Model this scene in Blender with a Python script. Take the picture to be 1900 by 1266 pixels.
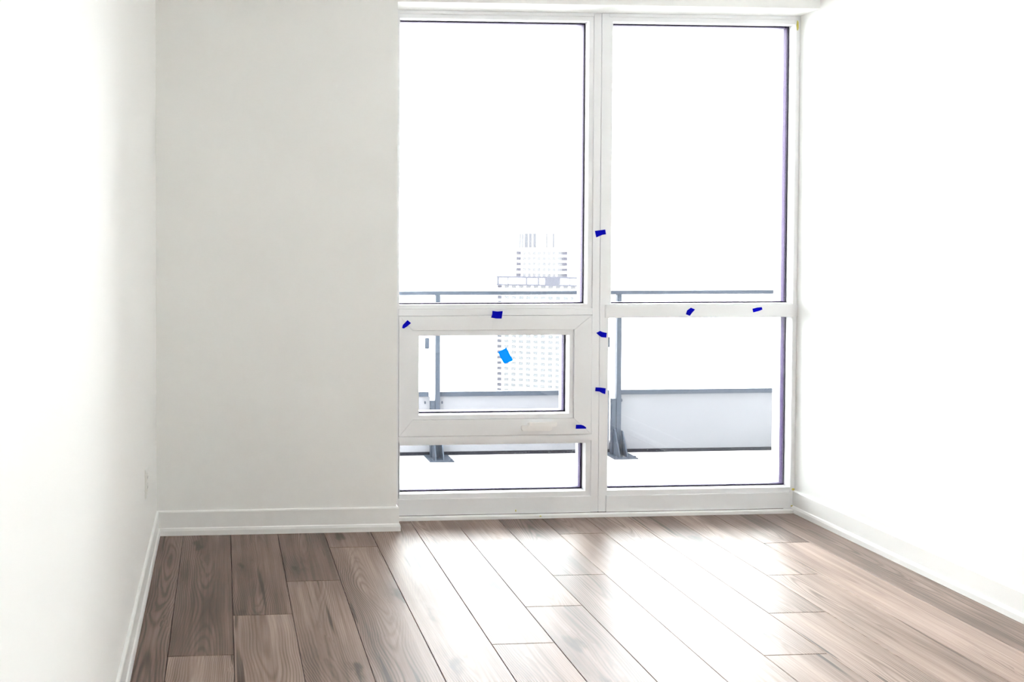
import bpy, bmesh, math, random
from mathutils import Vector
random.seed(7)
for o in list(bpy.data.objects): bpy.data.objects.remove(o)
scene = bpy.context.scene
COL = scene.collection

# ---------------------------------------------------------------- camera
F_PX, PCX, PCY = 1500.0, 497.0, 470.0          # focal length / principal point for a 1900x1266 frame
YAW, PITCH, CAM_H = math.atan(85/1500), math.atan(28/1500), 1.40
cam_d = bpy.data.cameras.new('camera'); cam = bpy.data.objects.new('camera', cam_d); COL.objects.link(cam)
cam.location = (0, 0, CAM_H)
cam.rotation_euler = (math.pi/2 - PITCH, 0, -YAW)
cam_d.sensor_fit = 'HORIZONTAL'; cam_d.sensor_width = 36
cam_d.lens = F_PX/1900*36
cam_d.shift_x = (950 - PCX)/1900
cam_d.shift_y = -(633 - PCY)/1900
cam_d.clip_start = .05; cam_d.clip_end = 5000
scene.camera = cam

# ---------------------------------------------------------------- sky and exposure
world = bpy.data.worlds.new('overcast_sky'); scene.world = world
world.use_nodes = True
bg = world.node_tree.nodes['Background']
bg.inputs['Color'].default_value = (.985, .992, 1, 1)
bg.inputs['Strength'].default_value = 1.0
vs = scene.view_settings
vs.view_transform = 'Standard'; vs.look = 'None'; vs.gamma = 1; vs.use_curve_mapping = False
vs.exposure = 4.6
scene.cycles.max_bounces = 16
scene.cycles.diffuse_bounces = 14
scene.cycles.transparent_max_bounces = 16

# ---------------------------------------------------------------- pixel -> place
_F = Vector((math.sin(YAW)*math.cos(PITCH), math.cos(YAW)*math.cos(PITCH), -math.sin(PITCH)))
_R = Vector((math.cos(YAW), -math.sin(YAW), 0)); _U = _R.cross(_F); _C = Vector((0, 0, CAM_H))
def ray(x, y): return _F + _R*((x-PCX)/F_PX) - _U*((y-PCY)/F_PX)
def onY(x, y, Y): d = ray(x, y); return _C + d*(Y/d.y)
def gx(x, y, Y): return onY(x, y, Y).x
def gz(x, y, Y): return onY(x, y, Y).z

# ---------------------------------------------------------------- materials
def srgb(r, g, b):
    f = lambda c: c/12.92 if c <= .04045 else ((c+.055)/1.055)**2.4
    return (f(r/255), f(g/255), f(b/255), 1)
def mat(name, color, rough=.5, spec=.5, metal=0, bump=0, bscale=200, var=0, vscale=6):
    m = bpy.data.materials.new(name); m.use_nodes = True
    nt = m.node_tree; b = nt.nodes['Principled BSDF']
    b.inputs['Base Color'].default_value = color; b.inputs['Roughness'].default_value = rough
    b.inputs['Specular IOR Level'].default_value = spec; b.inputs['Metallic'].default_value = metal
    if bump or var:
        tc = nt.nodes.new('ShaderNodeTexCoord')
    if bump:
        n = nt.nodes.new('ShaderNodeTexNoise'); n.inputs['Scale'].default_value = bscale; n.inputs['Detail'].default_value = 3
        nt.links.new(tc.outputs['Object'], n.inputs['Vector'])
        bp = nt.nodes.new('ShaderNodeBump'); bp.inputs['Strength'].default_value = bump; bp.inputs['Distance'].default_value = .002
        nt.links.new(n.outputs['Fac'], bp.inputs['Height']); nt.links.new(bp.outputs['Normal'], b.inputs['Normal'])
    if var:
        n = nt.nodes.new('ShaderNodeTexNoise'); n.inputs['Scale'].default_value = vscale; n.inputs['Detail'].default_value = 4
        nt.links.new(tc.outputs['Object'], n.inputs['Vector'])
        mx = nt.nodes.new('ShaderNodeMix'); mx.data_type = 'RGBA'
        mx.inputs['A'].default_value = tuple(c*(1-var) for c in color[:3])+(1,)
        mx.inputs['B'].default_value = tuple(min(1, c*(1+var)) for c in color[:3])+(1,)
        nt.links.new(n.outputs['Fac'], mx.inputs['Factor']); nt.links.new(mx.outputs['Result'], b.inputs['Base Color'])
    return m
M = {}
M['wall'] = mat('warm_white_paint', (.905, .912, .898, 1), .6, .25, bump=.06, bscale=350)
M['ceil'] = mat('ceiling_paint', (.91, .912, .906, 1), .8, .2, bump=.1, bscale=220)
M['trim'] = mat('trim_paint', (.89, .896, .885, 1), .35, .4)
M['frame'] = mat('window_vinyl', (.868, .878, .892, 1), .35, .45)
M['gasket'] = mat('gasket_rubber', (.016, .005, .04, 1), .5, .3)
M['spacer'] = mat('pane_spacer', (.022, .011, .045, 1), .5, .15)
M['extframe'] = mat('outer_frame', (.55, .56, .62, 1), .5, .3)
M['tape'] = mat('blue_masking_tape', (.0, .0, .5, 1), .7, .06, bump=.3, bscale=900)
M['handle'] = mat('white_handle_plastic', (.955, .955, .95, 1), .3, .5)
M['foam'] = mat('yellow_foam', srgb(214, 200, 105), .9, .1, bump=.5, bscale=300)
M['plate'] = mat('outlet_plastic', (.86, .865, .84, 1), .3, .5)
M['slot'] = mat('outlet_slot', (.08, .08, .08, 1), .6, .2)
M['sub'] = mat('subfloor', (.035, .028, .026, 1), .9, .05)
M['rail'] = mat('railing_aluminium', (.038, .049, .067, 1), .5, .2, var=.25, vscale=60)
M['panel'] = mat('spandrel_panel', (.17, .175, .19, 1), .6, .2, var=.04, vscale=3)
M['curb'] = mat('waterproof_curb', (.02, .022, .03, 1), .8, .1)
M['slab'] = mat('balcony_concrete', (.62, .60, .585, 1), .85, .15, bump=.3, bscale=60, var=.1, vscale=9)
M['facade'] = mat('facade_panel', (.20, .20, .21, 1), .7, .2)
M['bconc'] = mat('tower_concrete', (.62, .62, .63, 1), .8, .1)
M['bglass'] = mat('tower_glazing', (.045, .046, .049, 1), .5, .1)
M['bdark'] = mat('tower_dark_recess', (.020, .020, .026, 1), .6, .1)
M['bfin'] = mat('tower_louvre', (.031, .032, .036, 1), .6, .1)
M['bpar'] = mat('tower_parapet', (.027, .028, .035, 1), .6, .1)
M['ground'] = mat('far_ground', (.5, .5, .5, 1), .9, .1, var=.2, vscale=.01)

def glass_mat(name, dirt=0.0, tint=(.97, .98, .98, 1)):
    m = bpy.data.materials.new(name); m.use_nodes = True; nt = m.node_tree; N = nt.nodes; L = nt.links
    N.remove(N['Principled BSDF']); out = N['Material Output']
    tr = N.new('ShaderNodeBsdfTransparent'); tr.inputs['Color'].default_value = tint
    gl = N.new('ShaderNodeBsdfGlossy'); gl.inputs['Roughness'].default_value = .02
    fr = N.new('ShaderNodeFresnel'); fr.inputs['IOR'].default_value = 1.45
    mx = N.new('ShaderNodeMixShader'); L.new(fr.outputs[0], mx.inputs[0]); L.new(tr.outputs[0], mx.inputs[1]); L.new(gl.outputs[0], mx.inputs[2])
    last = mx
    if dirt:
        tc = N.new('ShaderNodeTexCoord')
        vo = N.new('ShaderNodeTexVoronoi'); vo.inputs['Scale'].default_value = 110; L.new(tc.outputs['Object'], vo.inputs['Vector'])
        # only some cells carry a dried splash
        cs = N.new('ShaderNodeSeparateColor'); L.new(vo.outputs['Color'], cs.inputs[0])
        rad = N.new('ShaderNodeMapRange'); rad.inputs[1].default_value = .5; rad.inputs[2].default_value = 1; rad.inputs[3].default_value = -.05; rad.inputs[4].default_value = .36; L.new(cs.outputs[0], rad.inputs[0])
        lt = N.new('ShaderNodeMath'); lt.operation = 'LESS_THAN'; L.new(vo.outputs['Distance'], lt.inputs[0]); L.new(rad.outputs[0], lt.inputs[1])
        # splashes come from the balcony floor, so they thin out upward
        sp = N.new('ShaderNodeSeparateXYZ'); L.new(tc.outputs['Object'], sp.inputs[0])
        zr = N.new('ShaderNodeMapRange'); zr.inputs[1].default_value = .18; zr.inputs[2].default_value = .5; zr.inputs[3].default_value = 1; zr.inputs[4].default_value = .10; L.new(sp.outputs['Z'], zr.inputs[0])
        ns = N.new('ShaderNodeTexNoise'); ns.inputs['Scale'].default_value = 7; L.new(tc.outputs['Object'], ns.inputs['Vector'])
        mu = N.new('ShaderNodeMath'); mu.operation = 'MULTIPLY'; L.new(lt.outputs[0], mu.inputs[0]); L.new(zr.outputs[0], mu.inputs[1])
        mu2 = N.new('ShaderNodeMath'); mu2.operation = 'MULTIPLY'; L.new(mu.outputs[0], mu2.inputs[0]); L.new(ns.outputs['Fac'], mu2.inputs[1])
        mu3 = N.new('ShaderNodeMath'); mu3.operation = 'MULTIPLY'; L.new(mu2.outputs[0], mu3.inputs[0]); mu3.inputs[1].default_value = dirt
        tl = N.new('ShaderNodeBsdfTranslucent'); tl.inputs['Color'].default_value = (.8, .8, .8, 1)
        m2 = N.new('ShaderNodeMixShader'); L.new(mu3.outputs[0], m2.inputs[0]); L.new(mx.outputs[0], m2.inputs[1]); L.new(tl.outputs[0], m2.inputs[2])
        last = m2
    L.new(last.outputs[0], out.inputs['Surface'])
    return m
M['glass'] = glass_mat('window_glass', dirt=.22)
M['bglasspanel'] = glass_mat('balcony_glass', tint=(.96, .98, .98, 1))

def tape_glass():
    m = bpy.data.materials.new('backlit_blue_tape'); m.use_nodes = True; nt = m.node_tree
    b = nt.nodes['Principled BSDF']; b.inputs['Base Color'].default_value = (.0, .03, .42, 1); b.inputs['Roughness'].default_value = .6
    tl = nt.nodes.new('ShaderNodeBsdfTranslucent'); tl.inputs['Color'].default_value = (.0, .30, .70, 1)
    tc = nt.nodes.new('ShaderNodeTexCoord'); n = nt.nodes.new('ShaderNodeTexNoise'); n.inputs['Scale'].default_value = 160
    nt.links.new(tc.outputs['Object'], n.inputs['Vector'])
    mr = nt.nodes.new('ShaderNodeMapRange'); mr.inputs[3].default_value = .55; mr.inputs[4].default_value = .85; nt.links.new(n.outputs['Fac'], mr.inputs[0])
    mx = nt.nodes.new('ShaderNodeMixShader')
    nt.links.new(mr.outputs[0], mx.inputs[0]); nt.links.new(b.outputs[0], mx.inputs[1]); nt.links.new(tl.outputs[0], mx.inputs[2])
    nt.links.new(mx.outputs[0], nt.nodes['Material Output'].inputs['Surface'])
    return m
M['tapeglass'] = tape_glass()

def wood_mat():
    m = bpy.data.materials.new('grey_brown_oak_laminate'); m.use_nodes = True; nt = m.node_tree; N = nt.nodes; L = nt.links
    b = N['Principled BSDF']
    def node(t, **k):
        n = N.new(t)
        for a, v in k.items(): setattr(n, a, v)
        return n
    def math_(op, a, b_=None, c=None):
        n = node('ShaderNodeMath', operation=op)
        for i, v in enumerate((a, b_, c)):
            if v is None: continue
            if hasattr(v, 'links'): L.new(v, n.inputs[i])
            else: n.inputs[i].default_value = v
        return n.outputs[0]
    def noise(vec, scale, detail=3, rough=.5):
        n = node('ShaderNodeTexNoise'); n.inputs['Scale'].default_value = scale; n.inputs['Detail'].default_value = detail; n.inputs['Roughness'].default_value = rough
        L.new(vec, n.inputs['Vector']); return n.outputs['Fac']
    def rng(v, a, b_, c, d, smooth=False):
        n = node('ShaderNodeMapRange'); n.interpolation_type = 'SMOOTHSTEP' if smooth else 'LINEAR'
        for i, q in enumerate((a, b_, c, d)): n.inputs[i+1].default_value = q
        L.new(v, n.inputs[0]); return n.outputs[0]
    tc = node('ShaderNodeTexCoord'); seed = node('ShaderNodeAttribute', attribute_type='OBJECT', attribute_name='seed').outputs['Fac']
    tone = node('ShaderNodeAttribute', attribute_type='OBJECT', attribute_name='tone').outputs['Fac']
    sp = node('ShaderNodeSeparateXYZ'); L.new(tc.outputs['Object'], sp.inputs[0])
    X, Y = sp.outputs['X'], sp.outputs['Y']
    def vec(sx, sy, off=0.0):
        c = node('ShaderNodeCombineXYZ')
        L.new(math_('MULTIPLY', X, sx), c.inputs[0]); L.new(math_('MULTIPLY', Y, sy), c.inputs[1]); L.new(math_('ADD', seed, off), c.inputs[2]); return c.outputs[0]
    # knots: sparse cells, slightly stretched along the board
    vo = node('ShaderNodeTexVoronoi'); vo.inputs['Scale'].default_value = 1
    wv = node('ShaderNodeVectorMath', operation='ADD'); L.new(vec(7.5, 3.0), wv.inputs[0])
    dn = node('ShaderNodeTexNoise'); dn.inputs['Scale'].default_value = 2.5; L.new(vec(9, 4, 3.1), dn.inputs['Vector'])
    sc = node('ShaderNodeVectorMath', operation='SCALE'); L.new(dn.outputs['Color'], sc.inputs[0]); sc.inputs['Scale'].default_value = .5
    L.new(sc.outputs[0], wv.inputs[1]); L.new(wv.outputs[0], vo.inputs['Vector'])
    vcol = node('ShaderNodeSeparateColor'); L.new(vo.outputs['Color'], vcol.inputs[0])
    has = math_('GREATER_THAN', vcol.outputs[0], .66)
    dist = vo.outputs['Distance']
    knot = math_('MULTIPLY', rng(dist, .05, .26, 1, 0, True), has)
    halo = math_('MULTIPLY', rng(dist, .05, .75, 1, 0, True), has)
    # cathedral grain: rings around a wandering heart line, swirling round the knots
    heart = math_('MULTIPLY', math_('SUBTRACT', noise(vec(0, 1.1, 11.0), 1, 2), .5), .22)
    u = math_('ABSOLUTE', math_('SUBTRACT', X, heart))
    depth = math_('MULTIPLY_ADD', noise(vec(0, .8, 5.0), 1.0, 1), .16, -.03)      # how far the cut lies from the pith
    r = math_('SQRT', math_('ADD', math_('MULTIPLY', u, u), math_('MULTIPLY', depth, depth)))
    ph = math_('MULTIPLY', r, 900.0)
    ph = math_('ADD', ph, math_('MULTIPLY', halo, 7.0))
    ph = math_('ADD', ph, math_('MULTIPLY', noise(vec(14, 2.2, 2.0), 1, 2), 2.6))
    ring = math_('MULTIPLY_ADD', math_('SINE', ph), .5, .5)
    ring = math_('POWER', ring, 2.2)
    ringmask = rng(noise(vec(5, .9, 8.0), 1.2, 2), .38, .66, .12, 1.0)
    ring = math_('MULTIPLY', ring, ringmask)
    fine = noise(vec(170, 5, 1.0), 1, 5, .65)
    streak = noise(vec(48, 1.1, 4.0), 1, 4, .6)
    broad = noise(vec(6, 1.3, 6.0), 1, 2)
    crack = math_('MULTIPLY', rng(noise(vec(34, 1.5, 9.0), 1, 2, .4), 0.63, .70, 0, 1, True), rng(noise(vec(3, 1.4, 13.0), 1, 1), .48, .6, 0, 1))
    t = math_('ADD', tone, math_('MULTIPLY', math_('SUBTRACT', broad, .5), .75))
    t = math_('ADD', t, math_('MULTIPLY', math_('SUBTRACT', streak, .5), .75))
    t = math_('ADD', t, math_('MULTIPLY', math_('SUBTRACT', fine, .5), .45))
    t = math_('SUBTRACT', t, math_('MULTIPLY', ring, .32))
    t = math_('SUBTRACT', t, math_('MULTIPLY', halo, .10))
    t = math_('SUBTRACT', t, math_('MULTIPLY', knot, .45))
    t = math_('SUBTRACT', t, math_('MULTIPLY', crack, .6))
    cr = node('ShaderNodeValToRGB'); L.new(t, cr.inputs[0]); e = cr.color_ramp.elements
    e[0].position = 0; e[0].color = (.058, .034, .024, 1)
    e[1].position = 1; e[1].color = (.48, .375, .325, 1)
    for p, c in ((.25, (.118, .077, .060, 1)), (.5, (.228, .158, .126, 1)), (.75, (.350, .258, .212, 1))):
        k = e.new(p); k.color = c
    L.new(cr.outputs[0], b.inputs['Base Color'])
    b.inputs['Specular IOR Level'].default_value = .5
    b.inputs['Coat Weight'].default_value = .25; b.inputs['Coat Roughness'].default_value = .36; b.inputs['Coat IOR'].default_value = 1.5
    L.new(rng(fine, .3, .7, .42, .49), b.inputs['Roughness'])
    bp = node('ShaderNodeBump'); bp.inputs['Strength'].default_value = .12; bp.inputs['Distance'].default_value = .0008
    L.new(math_('ADD', fine, math_('MULTIPLY', ring, -.6)), bp.inputs['Height']); L.new(bp.outputs[0], b.inputs['Normal'])
    return m
M['wood'] = wood_mat()

# ---------------------------------------------------------------- mesh helpers
class MB:
    def __init__(s): s.v = []; s.f = []
    def box(s, x0, x1, y0, y1, z0, z1):
        b = len(s.v)
        s.v += [(x0,y0,z0),(x1,y0,z0),(x1,y1,z0),(x0,y1,z0),(x0,y0,z1),(x1,y0,z1),(x1,y1,z1),(x0,y1,z1)]
        s.f += [tuple(b+i for i in q) for q in ((3,2,1,0),(4,5,6,7),(0,1,5,4),(1,2,6,5),(2,3,7,6),(3,0,4,7))]; return s
    def loft(s, a, b):                       # two equal rings of points -> closed prism
        n = len(a); k = len(s.v); s.v += list(a)+list(b)
        s.f += [tuple(range(k+n-1, k-1, -1)), tuple(range(k+n, k+2*n))]
        s.f += [(k+i, k+(i+1) % n, k+n+(i+1) % n, k+n+i) for i in range(n)]; return s
    def prism_xz(s, pts, y0, y1): return s.loft([(x, y0, z) for x, z in pts], [(x, y1, z) for x, z in pts])
    def ring(s, x0, x1, z0, z1, w, y0, y1, wf=None):
        """rectangular picture-frame ring; inner rectangle given, width w outward (mitred)"""
        if not isinstance(w, tuple): w = (w, w, w, w)      # left right bottom top
        l, r, b_, t = w
        for a in (((x0-l, z0-b_), (x0, z0), (x0, z1), (x0-l, z1+t)), ((x1, z0), (x1+r, z0-b_), (x1+r, z1+t), (x1, z1)),
                  ((x0-l, z0-b_), (x1+r, z0-b_), (x1, z0), (x0, z0)), ((x0, z1), (x1, z1), (x1+r, z1+t), (x0-l, z1+t))):
            s.prism_xz(a, y0, y1)
        return s
    def build(s, name, m, parent=None, bevel=0, smooth=False, origin=None):
        me = bpy.data.meshes.new(name)
        o0 = Vector(origin) if origin else Vector((0, 0, 0))
        me.from_pydata([tuple(Vector(v)-o0) for v in s.v], [], s.f)
        bm = bmesh.new(); bm.from_mesh(me); bmesh.ops.recalc_face_normals(bm, faces=bm.faces)
        if bevel: bmesh.ops.bevel(bm, geom=[e for e in bm.edges], offset=bevel, segments=2, affect='EDGES', clamp_overlap=True)
        bm.to_mesh(me); bm.free()
        me.materials.append(M[m])
        if smooth:
            for p in me.polygons: p.use_smooth = True
        o = bpy.data.objects.new(name, me); COL.objects.link(o)
        o.location = o0
        if parent is not None:
            o.parent = parent; o.location = o0 - world_loc(parent)
        return o
def world_loc(o):
    l = Vector(o.location)
    while o.parent: o = o.parent; l += Vector(o.location)
    return l
def empty(name, loc=(0, 0, 0), parent=None):
    o = bpy.data.objects.new(name, None); COL.objects.link(o); o.empty_display_size = .1
    o.location = loc
    if parent: o.parent = parent; o.location = Vector(loc)-world_loc(parent)
    return o
def tag(o, label=None, cat=None, group=None, kind=None):
    for k, v in (('label', label), ('category', cat), ('group', group), ('kind', kind)):
        if v: o[k] = v
    return o
def struct(o, label, cat): return tag(o, label, cat, kind='structure')

# ---------------------------------------------------------------- room dimensions
XL, XR = -.309, 2.917            # side walls
YN = 3.81                        # face of wall nib / header
XN = .8325                       # right edge of nib
YF = 3.945                       # inner face of window frame
YG = 3.995                       # inner face of glass
YB = -1.7                        # back wall
ZS, ZC = 2.521, 2.72             # soffit over window, ceiling
YO = 4.12                        # outer face of wall

# ---------------------------------------------------------------- structure
struct(MB().box(XL-.12, XL, YB-.12, YO, -.02, ZC).build('wall_left', 'wall'), 'plain white painted wall with the power outlet', 'wall')
struct(MB().box(XR, XR+.12, YB-.12, YO, -.02, ZC).build('wall_right', 'wall'), 'plain white painted wall meeting the two tall fixed panes', 'wall')
struct(MB().box(XL, XN, YN, YO, 0, ZC).box(XN, XR, YN, YO, ZS, ZC).build('wall_window', 'wall'), 'off-white wall nib and header framing the window', 'wall')
struct(MB().box(XL, XR, YB-.12, YB, -.02, ZC).build('wall_back', 'wall'), 'white back wall facing the window', 'wall')
struct(MB().box(XL-.12, XR+.12, YB-.12, YO, ZC, ZC+.15).build('ceiling', 'ceil'), 'flat white ceiling', 'ceiling')
# unseen outer skin of the building, made tall and wide to shade the balcony
fac = MB().box(-9, XL-.12, YO-.2, YO, -3, 9).box(XR+.12, 12, YO-.2, YO, -3, 9).box(XL-.12, XR+.12, YO-.2, YO, ZC+.15, 9).box(XL-.12, XR+.12, YO-.2, YO, -3, -.27)
struct(fac.build('wall_facade', 'facade'), 'unseen grey outer face of the building, extended to shade the balcony', 'wall')

floor = struct(MB().box(XL, XR, YB, YO, -.25, -.009).build('floor', 'sub'), 'grey-brown oak laminate plank floor', 'floor')
PW, PX0, PL = .2218, -.183, 1.45
joint = {-1: 1.95, 0: 2.693, 1: 2.975, 2: 3.261, 3: 3.609, 4: 3.90, 5: 2.711, 6: 2.983, 7: 3.256, 8: 3.713, 9: 2.587, 10: 2.880, 11: 3.208, 12: 3.549, 13: 2.05}
tones = {(0, 1): .70, (0, 0): .42, (1, 0): .43, (1, 1): .72, (2, 1): .58, (2, 0): .40, (3, 0): .55, (3, 1): .60, (-1, 0): .45, (-1, 1): .45,
         (12, 1): .72, (11, 1): .60, (13, 0): .50, (13, 1): .50, (10, 1): .62, (9, 1): .65}
GAP = .0011
for c in range(-1, 14):
    xa = max(PX0 + c*PW, XL) + GAP; xb = min(PX0 + (c+1)*PW, XR) - GAP
    yend = YN+.01 if xb < XN else 3.94
    j = joint[c]; cuts = [yend]
    y = j
    while y > yend-.02: y -= PL
    while y > YB: cuts.append(y); y -= PL
    cuts.append(YB)
    for i in range(len(cuts)-1):
        y1, y0 = cuts[i]-GAP, cuts[i+1]+GAP
        if y1-y0 < .02: continue
        x0, x1, ch = xa, xb, .0011
        mb = MB()
        mb.loft([(x0,y0,-.009),(x1,y0,-.009),(x1,y1,-.009),(x0,y1,-.009)], [(x0,y0,-ch),(x1,y0,-ch),(x1,y1,-ch),(x0,y1,-ch)])
        mb.f.pop(1)
        k = len(mb.v); mb.v += [(x0+ch,y0+ch,0),(x1-ch,y0+ch,0),(x1-ch,y1-ch,0),(x0+ch,y1-ch,0)]
        mb.f += [(4,5,k+1,k),(5,6,k+2,k+1),(6,7,k+3,k+2),(7,4,k,k+3),(k,k+1,k+2,k+3)]
        p = mb.build('plank', 'wood', floor, origin=((xa+xb)/2, y0, 0))
        p['tone'] = tones.get((c, i), random.uniform(.45, .65)); p['seed'] = random.uniform(0, 60)

# baseboards: board with rounded cap and a shoe moulding
BT, ST, BH, SH = .011, .018, .114, .036
def base_profile(): return [(0, 0), (ST, 0), (ST, SH*.62), (ST-.0025, SH*.9), (BT+.001, SH), (BT, SH), (BT, BH-.006), (BT-.003, BH-.001), (BT-.006, BH), (0, BH)]
pr = base_profile()
bl = MB().loft([(XL+d, YB, z) for d, z in pr], [(XL+d, YN-d, z) for d, z in pr]).build('baseboard_left', 'trim')
struct(bl, 'white baseboard with shoe moulding along the wall with the outlet', 'baseboard')
br = MB().loft([(XR-d, YB, z) for d, z in pr], [(XR-d, YF-.002, z) for d, z in pr]).build('baseboard_right', 'trim')
struct(br, 'white baseboard with shoe moulding along the wall without an outlet', 'baseboard')
bn = MB().loft([(XL+d, YN-d, z) for d, z in pr], [(XN+d, YN-d, z) for d, z in pr]).loft([(XN+d, YN-d, z) for d, z in pr], [(XN+d, YF-.002, z) for d, z in pr]).build('baseboard_window', 'trim')
struct(bn, 'off-white baseboard wrapping the wall nib beside the window', 'baseboard')
ZSB = gz(915, 954, YF)           # bottom of window frame
tr = [(0, -.0), (.019, 0), (.019, ZSB*.7), (.015, ZSB*.93), (.011, ZSB-.003), (0, ZSB-.003)]
trim1 = MB().loft([(XN+ST, YF-d, z) for d, z in tr], [(XR-ST, YF-d, z) for d, z in tr]).build('trim_1', 'trim')
struct(trim1, 'narrow white shoe moulding under the window frame', 'trim')

# ---------------------------------------------------------------- window
XSEAM = gx(1113.5, 480, YF); XM0 = gx(1099.5, 480, YF); XM1 = gx(1127.5, 480, YF)
w1 = struct(empty('window_1', (XN, YF, 0)), 'white window unit with small casement between two fixed panes', 'window')
w2 = struct(empty('window_2', (XSEAM, YF, 0)), 'white window unit with two tall fixed panes beside the wall', 'window')
G = .0006
def light(x0, x1, z0, z1, parent, bw, ybead=YF+.004, ydirt=True):
    """a glazed opening: bead ring, rubber gasket, spacer, outer frame ring, pane"""
    MB().ring(x0, x1, z0, z1, bw, ybead, YG).build('glazing_bead', 'frame', parent)
    i = .006
    MB().ring(x0+i, x1-i, z0+i, z1-i, i+.001, YG-.003, YG-.0002).build('gasket', 'gasket', parent)
    MB().ring(x0+.005, x1-.005, z0+.005, z1-.005, .006, YG+.0065, YG+.031).build('spacer', 'spacer', parent)
    MB().ring(x0, x1, z0, z1, .03, YG+.0315, YG+.07).build('outer_frame', 'extframe', parent)
    return MB().box(x0-.002, x1+.002, YG, YG+.006, z0-.002, z1+.002).build('pane', 'glass', parent)
# openings (x0, x1, z0, z1)
UL = (gx(742, 300, YF), gx(1083.8, 300, YG), gz(915, 563.8, YG), gz(915, 41, YG))
LL = (gx(742, 870, YF), gx(1078.8, 870, YG), gz(915, 909, YG), gz(915, 825, YF))
CS = (gx(777, 690, YF), gx(1048, 690, YG), gz(915, 765, YG), gz(915, 622.5, YF))
UR = (gx(1135.5, 400, YF), gx(1460.5, 300, YG), gz(1300, 562, YG), gz(1300, 47.2, YG))
LR = (gx(1128.5, 740, YF), gx(1456, 740, YG), gz(1300, 902, YG), gz(1300, 589, YF))
zT1b = gz(915, 585.3, YF); zT1t = gz(915, 573, YF)
zC0 = gz(915, 808.5, YF-.012); zST = gz(915, 819.5, YF)
zS1 = gz(915, 924, YF); zS2 = gz(1300, 917, YF)
zH1 = gz(915, 27.5, YF); zH2 = gz(1300, 33.5, YF)
zT2t = gz(1300, 565, YF); zT2b = LR[3]
xB1 = gx(1098.5, 480, YF); xJ = UL[0]
YK = YG+.07                      # frame depth
# unit 1 members
MB().box(XSEAM-.0385, XSEAM-.001, YF, YK, ZSB, ZS-.001).build('mullion', 'frame', w1, bevel=.0012)
x_m = XSEAM-.0385
MB().box(XN, xJ-.004, YF, YK, ZSB, ZS-.001).build('jamb', 'frame', w1)
MB().box(xJ-.004+G, x_m-G, YF, YK, zH1, ZS-.001).build('head', 'frame', w1, bevel=.001)
MB().box(xJ-.004+G, x_m-G, YF-.004, YK, zT1b, zT1t).build('transom', 'frame', w1, bevel=.0015)
MB().box(xJ-.004+G, x_m-G, YF-.008, YK, zST, zC0-.001).build('transom', 'frame', w1, bevel=.002)
MB().box(xJ-.004+G, x_m-G, YF-.003, YK, ZSB, zS1).build('sill', 'frame', w1, bevel=.0015)
light(*UL, w1, (.003, x_m-G-UL[1], UL[2]-zT1t-G, zH1-UL[3]-G))
light(*LL, w1, (.003, x_m-G-LL[1], LL[2]-zS1-G, zST-LL[3]-G))
# casement
cas = empty('casement', ((CS[0]+CS[1])/2, YF, zC0), w1)
YS = YF-.012
so = (xJ-.004+G*2, gx(1097.5, 690, YS), zC0+.001, zT1b-.0015)                        # sash outer rectangle
si = (gx(765.5, 690, YS), gx(1065.5, 690, YS), gz(915, 778.5, YS), gz(915, 612.5, YS))  # sash inner rectangle
m_ = .0005
for nm, q in (('sash_stile', [(so[0], so[2]+m_), (si[0], si[2]+m_), (si[0], si[3]-m_), (so[0], so[3]-m_)]),
              ('sash_stile', [(si[1], si[2]+m_), (so[1], so[2]+m_), (so[1], so[3]-m_), (si[1], si[3]-m_)]),
              ('sash_rail', [(so[0]+m_, so[2]), (so[1]-m_, so[2]), (si[1]-m_, si[2]), (si[0]+m_, si[2])]),
              ('sash_rail', [(si[0]+m_, si[3]), (si[1]-m_, si[3]), (so[1]-m_, so[3]), (so[0]+m_, so[3])])):
    MB().prism_xz(q, YS, YK).build(nm, 'frame', cas, bevel=.0006)
g2 = .0015
light(*CS, cas, (CS[0]-si[0]-g2, si[1]-CS[1]-g2, CS[2]-si[2]-g2, si[3]-CS[3]-g2), ybead=YF-.003)
# folded crank handle on the casement rail
hd = empty('crank_handle', (gx(1000, 792, YS), YS, gz(1000, 792, YS)), w1)
def px_poly(pts, Y): return [(gx(x, y, Y), gz(x, y, Y)) for x, y in pts]
MB().prism_xz(px_poly([(967, 789.5), (1020, 789), (1024, 794), (1020, 799), (968, 799.5), (966, 795)], YS), YS-.014, YS-.0002).build('handle_base', 'handle', hd, bevel=.0025)
MB().prism_xz(px_poly([(981, 784), (1031, 782.5), (1034, 786), (1032, 792), (1022, 793), (982, 791)], YS-.02), YS-.024, YS-.0145).build('handle_arm', 'handle', hd, bevel=.0022)
MB().prism_xz([(gx(980, 788, YS)+.006*math.cos(a*math.pi/6), gz(980, 788, YS)+.006*math.sin(a*math.pi/6)) for a in range(12)], YS-.022, YS-.0002).build('handle_pivot', 'handle', hd)
hd['label'] = 'folded white crank handle'
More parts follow.
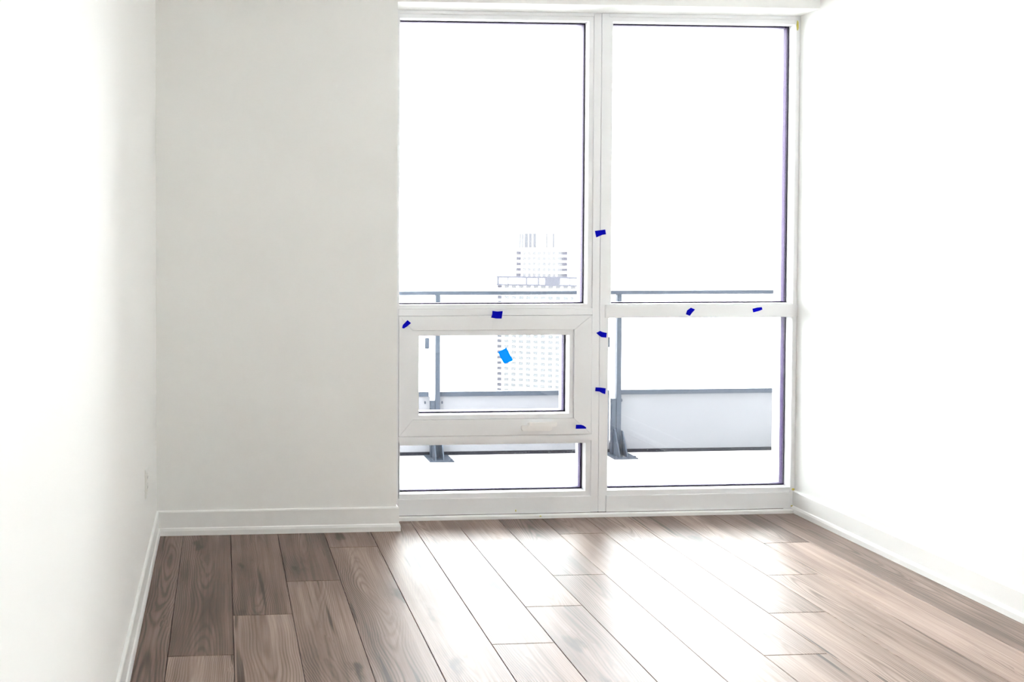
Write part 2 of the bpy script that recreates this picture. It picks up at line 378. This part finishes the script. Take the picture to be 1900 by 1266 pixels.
# unit 2 members
MB().box(XSEAM+.001, XM1, YF, YK, ZSB, ZS-.001).build('mullion', 'frame', w2, bevel=.0012)
xR2 = gx(1473.5, 300, YF)
MB().box(xR2, XR-.001, YF-.002, YK, ZSB, ZS-.001).build('jamb', 'frame', w2, bevel=.001)
MB().box(XM1+G, xR2-G, YF, YK, zH2, ZS-.001).build('head', 'frame', w2, bevel=.001)
MB().box(XM1-.012, XR-.001, YF-.009, YK-.003, zT2b, zT2t).build('transom', 'frame', w2, bevel=.003)
MB().box(XM1+G, xR2-G, YF-.003, YK, ZSB, zS2).build('sill', 'frame', w2, bevel=.0015)
light(*UR, w2, (UR[0]-XM1-G, xR2-UR[1]-G, UR[2]-zT2t-G if UR[2]-zT2t > .002 else .002, zH2-UR[3]-G))
light(*LR, w2, (max(.002, LR[0]-XM1-G), xR2-LR[1]-G, LR[2]-zS2-G, .002))

def blob(name, m, p, r, parent, sx=1, sy=1, sz=1):
    bm = bmesh.new(); bmesh.ops.create_icosphere(bm, subdivisions=2, radius=r)
    for v in bm.verts: v.co *= random.uniform(.8, 1.15); v.co.x *= sx; v.co.y *= sy; v.co.z *= sz
    me = bpy.data.meshes.new(name); bm.to_mesh(me); bm.free(); me.materials.append(M[m])
    for q in me.polygons: q.use_smooth = True
    o = bpy.data.objects.new(name, me); COL.objects.link(o); o.parent = parent; o.location = Vector(p)-world_loc(parent)
    o['label'] = 'dried yellow foam'
for x, y, r, sx, sz in ((1480, 47, .0055, 1.0, 5), (1471.5, 908, .005, 1.6, 1.1), (1469.5, 939, .004, 1.8, .8)):
    P = onY(x, y, YF-.003); blob('foam_residue', 'foam', P, r, w2, sx, .6, sz)
P = onY(957, 948, YF-.004); blob('foam_residue', 'foam', P, .004, w1, .6, .6, 1.4)
P = onY(1003, 958, YF-.019); blob('foam_residue', 'foam', P, .0035, trim1, 1.6, .5, .8)

# ---------------------------------------------------------------- masking tape on the window
def z1(ox, oy, pts): return [(ox+x/3.956, oy+y/3.956) for x, y in pts]
tapes = [
 (z1(700, 400, [(222,768),(247,790),(222,812),(195,830),(182,826),(188,803)]), YS, 'small slanted dark blue tape at the casement top corner'),
 (z1(700, 400, [(845,700),(880,705),(920,702),(916,730),(912,757),(870,756),(835,750),(843,728)]), YS, 'squarish dark blue tape bridging transom and casement top rail'),
 (z1(700, 400, [(1597,113),(1635,108),(1672,103),(1678,138),(1650,142),(1607,161),(1602,138)]), YF, 'torn dark blue tape on the mullion between the tall panes'),
 (z1(700, 400, [(1607,862),(1635,848),(1655,856),(1684,862),(1680,897),(1645,893),(1625,880)]), YF, 'pointed dark blue tape on the mullion just below the transoms'),
 (z1(700, 700, [(1602,75),(1640,77),(1676,82),(1672,125),(1650,118),(1630,106),(1600,103)]), YF, 'dark blue tape on the mullion beside the casement handle rail, lowest there'),
 (z1(700, 700, [(1458,350),(1495,350),(1515,356),(1533,370),(1531,378),(1456,379)]), YS, 'thin dark blue tape beside the crank handle'),
 (z1(1080, 400, [(798,677),(828,690),(806,715),(790,737),(762,725),(770,698)]), YF-.009, 'slanted dark blue tape mid-way along the transom between tall fixed panes'),
 (z1(1080, 400, [(1250,685),(1285,676),(1318,673),(1323,690),(1300,700),(1256,711)]), YF-.009, 'flat dark blue tape on the transom end by the wall'),
 (z1(700, 400, [(884,1003),(915,987),(948,970),(972,1017),(997,1064),(965,1078),(940,1087),(926,1083),(905,1044)]), YG, 'bright blue tape stuck on the casement pane'),
]
for i, (pts, Y, lab) in enumerate(tapes):
    q = px_poly(pts, Y); cxz = (sum(a for a, _ in q)/len(q), sum(b for _, b in q)/len(q))
    # slightly lifted, curling edges
    mb = MB(); n = len(q)
    front = [(x, Y-.0012-random.uniform(0, .0012), z) for x, z in q]
    back = [(x, Y-.0003, z) for x, z in q]
    mb.loft(front, back)
    o = mb.build('masking_tape', 'tapeglass' if Y == YG else 'tape', origin=(cxz[0], Y, cxz[1]))
    tag(o, lab, 'tape', 'pieces of blue tape on the window')

# ---------------------------------------------------------------- power outlet
ow = empty('wall_outlet', (XL, 3.265, .415))
tag(ow, 'white duplex power outlet low on the plain side wall near the nib', 'outlet')
MB().box(XL, XL+.006, 3.23, 3.30, .357, .473).build('cover_plate', 'plate', ow, bevel=.002)
for zc in (.395, .435):
    s = MB().box(XL+.0055, XL+.0085, 3.248, 3.282, zc-.014, zc+.014).build('socket', 'plate', ow, bevel=.001)
    MB().box(XL+.0082, XL+.0088, 3.2565, 3.2585, zc-.005, zc+.005).box(XL+.0082, XL+.0088, 3.2715, 3.2735, zc-.005, zc+.005).build('slot', 'slot', s)

# ---------------------------------------------------------------- balcony
ZB = -.05
struct(MB().box(-6, 9, YO+.001, 5.40, ZB-.20, ZB).build('balcony_floor', 'slab'), 'pale concrete balcony floor outside the window', 'balcony')
struct(MB().box(-6, 9, 5.297, 5.36, ZB, ZB+.07).build('balcony_curb', 'curb'), 'dark curb strip along the balcony edge below the panels', 'curb')
YP = 5.22
rl = empty('balcony_railing', (gx(1149, 700, YP), YP, ZB))
tag(rl, 'grey metal balcony railing with glass and white lower panels', 'railing')
xpost = gx(1149, 700, YP); pitch = xpost-gx(812.5, 700, YP)
zt1, zt0 = gz(900, 540.5, YP), gz(900, 547.5, YP)
zb1, zb0 = gz(1300, 722, 5.255), gz(1300, 730.5, 5.255)
posts = [xpost+k*pitch for k in (-2, -1, 0, 1)]
MB().box(posts[0]-.6, posts[-1]+.6, YP-.008, YP+.052, zt0, zt1).build('handrail', 'rail', rl, bevel=.003)
for xp in posts:
    MB().box(xp-.0155, xp+.0155, YP, YP+.03, ZB+.008, zt0).build('post', 'rail', rl, bevel=.002)
    # lower sleeve, gussets and base plate of the foot
    ft = empty('post_foot', (xp, YP, ZB), rl)
    MB().box(xp-.045, xp-.0165, YP+.004, YP+.034, ZB+.008, .33).build('sleeve', 'rail', ft, bevel=.002)
    for dx in (-.036, .016):
        zt = .13 if dx < 0 else .118
        MB().loft([(xp+dx, YP-.001, ZB+.008), (xp+dx, 5.137, ZB+.008), (xp+dx, 5.14, ZB+.02), (xp+dx, YP-.012, zt), (xp+dx, YP-.001, zt)],
                  [(xp+dx+.008, YP-.001, ZB+.008), (xp+dx+.008, 5.137, ZB+.008), (xp+dx+.008, 5.14, ZB+.02), (xp+dx+.008, YP-.012, zt), (xp+dx+.008, YP-.001, zt)]).build('gusset', 'rail', ft)
    MB().box(xp-.075, xp+.085, 5.125, 5.285, ZB, ZB+.008).build('base_plate', 'rail', ft, bevel=.001)
    for bx, by in ((-.06, 5.14), (.07, 5.14)):
        MB().loft([(xp+bx+.008*math.cos(a*math.pi/3), by+.008*math.sin(a*math.pi/3), ZB+.008) for a in range(6)], [(xp+bx+.008*math.cos(a*math.pi/3), by+.008*math.sin(a*math.pi/3), ZB+.018) for a in range(6)]).build('bolt', 'rail', ft)
for k in range(0, 4):
    xa = posts[0]+(k-1)*pitch+.022; xb = posts[0]+k*pitch-.052
    MB().box(xa, xb, 5.25, 5.29, zb0, zb1).build('lower_rail', 'rail', rl, bevel=.002)
    pn = MB().box(xa+.004, xb+.012, 5.270, 5.282, gz(1300, 831, 5.272), zb0-.001).build('spandrel_panel', 'panel', rl)
    for zz in (gz(1157, 743, 5.27),):
        for bx in (xa+.02, xb-.02):
            MB().loft([(bx+.006*math.cos(a*math.pi/4), 5.2665, zz+.010*math.sin(a*math.pi/4)) for a in range(8)], [(bx+.006*math.cos(a*math.pi/4), 5.270, zz+.010*math.sin(a*math.pi/4)) for a in range(8)]).build('rivet', 'rail', pn)
    gp = MB().box(xa, xb, 5.262, 5.274, zb1+.0005, zt0-.006).build('glass_panel', 'bglasspanel', rl)
    zc1, zc0 = gz(1132, 625, 5.26), gz(1132, 644.5, 5.26)
    MB().box(xb-.026, xb+.002, 5.25, 5.2615, zc0, zc1).build('glass_clamp', 'rail', gp, bevel=.002)

# ---------------------------------------------------------------- tower across the way
D = 420.0
tw = empty('apartment_tower', (gx(1005, 515, D), D, -130))
tag(tw, 'pale high-rise tower fading into white sky beyond the balcony railing', 'building')
FL = 2.95
def tower_block(x0, x1, y0, y1, ztop, zbot, bays, nm):
    zs = []; z = ztop
    body = MB().box(x0+.5, x1-.5, y0+.45, y1-.5, zbot, ztop-.1).build('tower_body', 'bglass', tw)
    nfl = int((ztop-zbot)/FL)
    bw = (x1-x0-6.4)/bays
    wme = None; pme = None
    for k in range(min(nfl, 22)):
        zt = ztop-k*FL
        MB().box(x0, x1, y0, y1, zt-1.15, zt).build('floor_band', 'bconc', tw)
        MB().box(x0+.3, x0+2.9, y0+.2, y0+.44, zt-FL+.05, zt-1.2).build('balcony_recess', 'bdark', tw)
        MB().box(x1-2.9, x1-.3, y0+.2, y0+.44, zt-FL+.05, zt-1.2).build('balcony_recess', 'bdark', tw)
        for b in range(bays):
            xa = x0+3.2+b*bw
            if wme is None:
                wo = MB().box(0, bw*.62, .25, .44, -FL+.05, -1.2).build('window', 'bglass', tw, origin=None); wme = wo.data
            else:
                wo = bpy.data.objects.new('window', wme); COL.objects.link(wo); wo.parent = tw
            wo.location = Vector((xa+bw*.19, y0, zt))-Vector(tw.location)
            if pme is None:
                po = MB().box(0, bw*.34, .15, .43, -FL+.05, -1.2).build('pier', 'bconc', tw); pme = po.data
            else:
                po = bpy.data.objects.new('pier', pme); COL.objects.link(po); po.parent = tw
            po.location = Vector((xa-bw*.17, y0, zt))-Vector(tw.location)
    if nfl > 22:
        MB().box(x0, x1, y0, y1, zbot, ztop-22*FL).build('tower_base', 'bconc', tw)
zU, zL = gz(1005, 463, D), gz(1005, 515, D)
CR = .94; X0 = tw.location.x                 # facade is turned towards the window
fx = lambda x: X0+(gx(x, 480, D)-X0)*CR
xu0, xu1 = fx(957), fx(1054)
xl0, xl1 = fx(922), fx(922)+51
tower_block(xu0, xu1, D+4, D+24, zU, zL, 8, 'u')
tower_block(xl0, xl1, D, D+30, zL, -130, 12, 'l')
crown = MB().box(xl0-.3, xl1+.3, D-.6, D-.05, zL-.45, zL+.55).box(xl0-.3, xl1+.3, D-.6, D-.05, zL-4.6, zL-3.7).build('roof_parapet', 'bpar', tw)
for a, b in ((922, 926), (942, 944), (976, 979), (998, 1001), (1011, 1039), (1055, 1057)):
    MB().box(fx(a), fx(b), D-.5, D-.06, zL-3.7, zL-.25).build('parapet_panel', 'bpar', crown)
MB().box(xl0, xl1, D-.04, D-.005, zL-3.7, zL-.25).build('parapet_wall', 'bconc', crown)
xp0, xp1 = fx(962), fx(1036); zP = gz(1000, 432, D)
pent = MB().box(xp0, xp1, D+6, D+20, zU, zP).build('penthouse', 'bconc', tw)
for x0, x1 in ((964, 966.5), (969, 971.5), (974, 980), (981.5, 987.5), (989.5, 995.5), (1014, 1016), (1026, 1029)):
    MB().box(fx(x0), fx(x1), D+5.6, D+6, zU+.8, zP-.3).build('louvre', 'bfin', pent)
tw.rotation_euler.z = -math.atan2(xl0, D)-.01
struct(MB().box(-2500, 2500, 40, 3500, -131, -130).build('ground', 'ground'), 'far pale ground below the tower', 'ground')
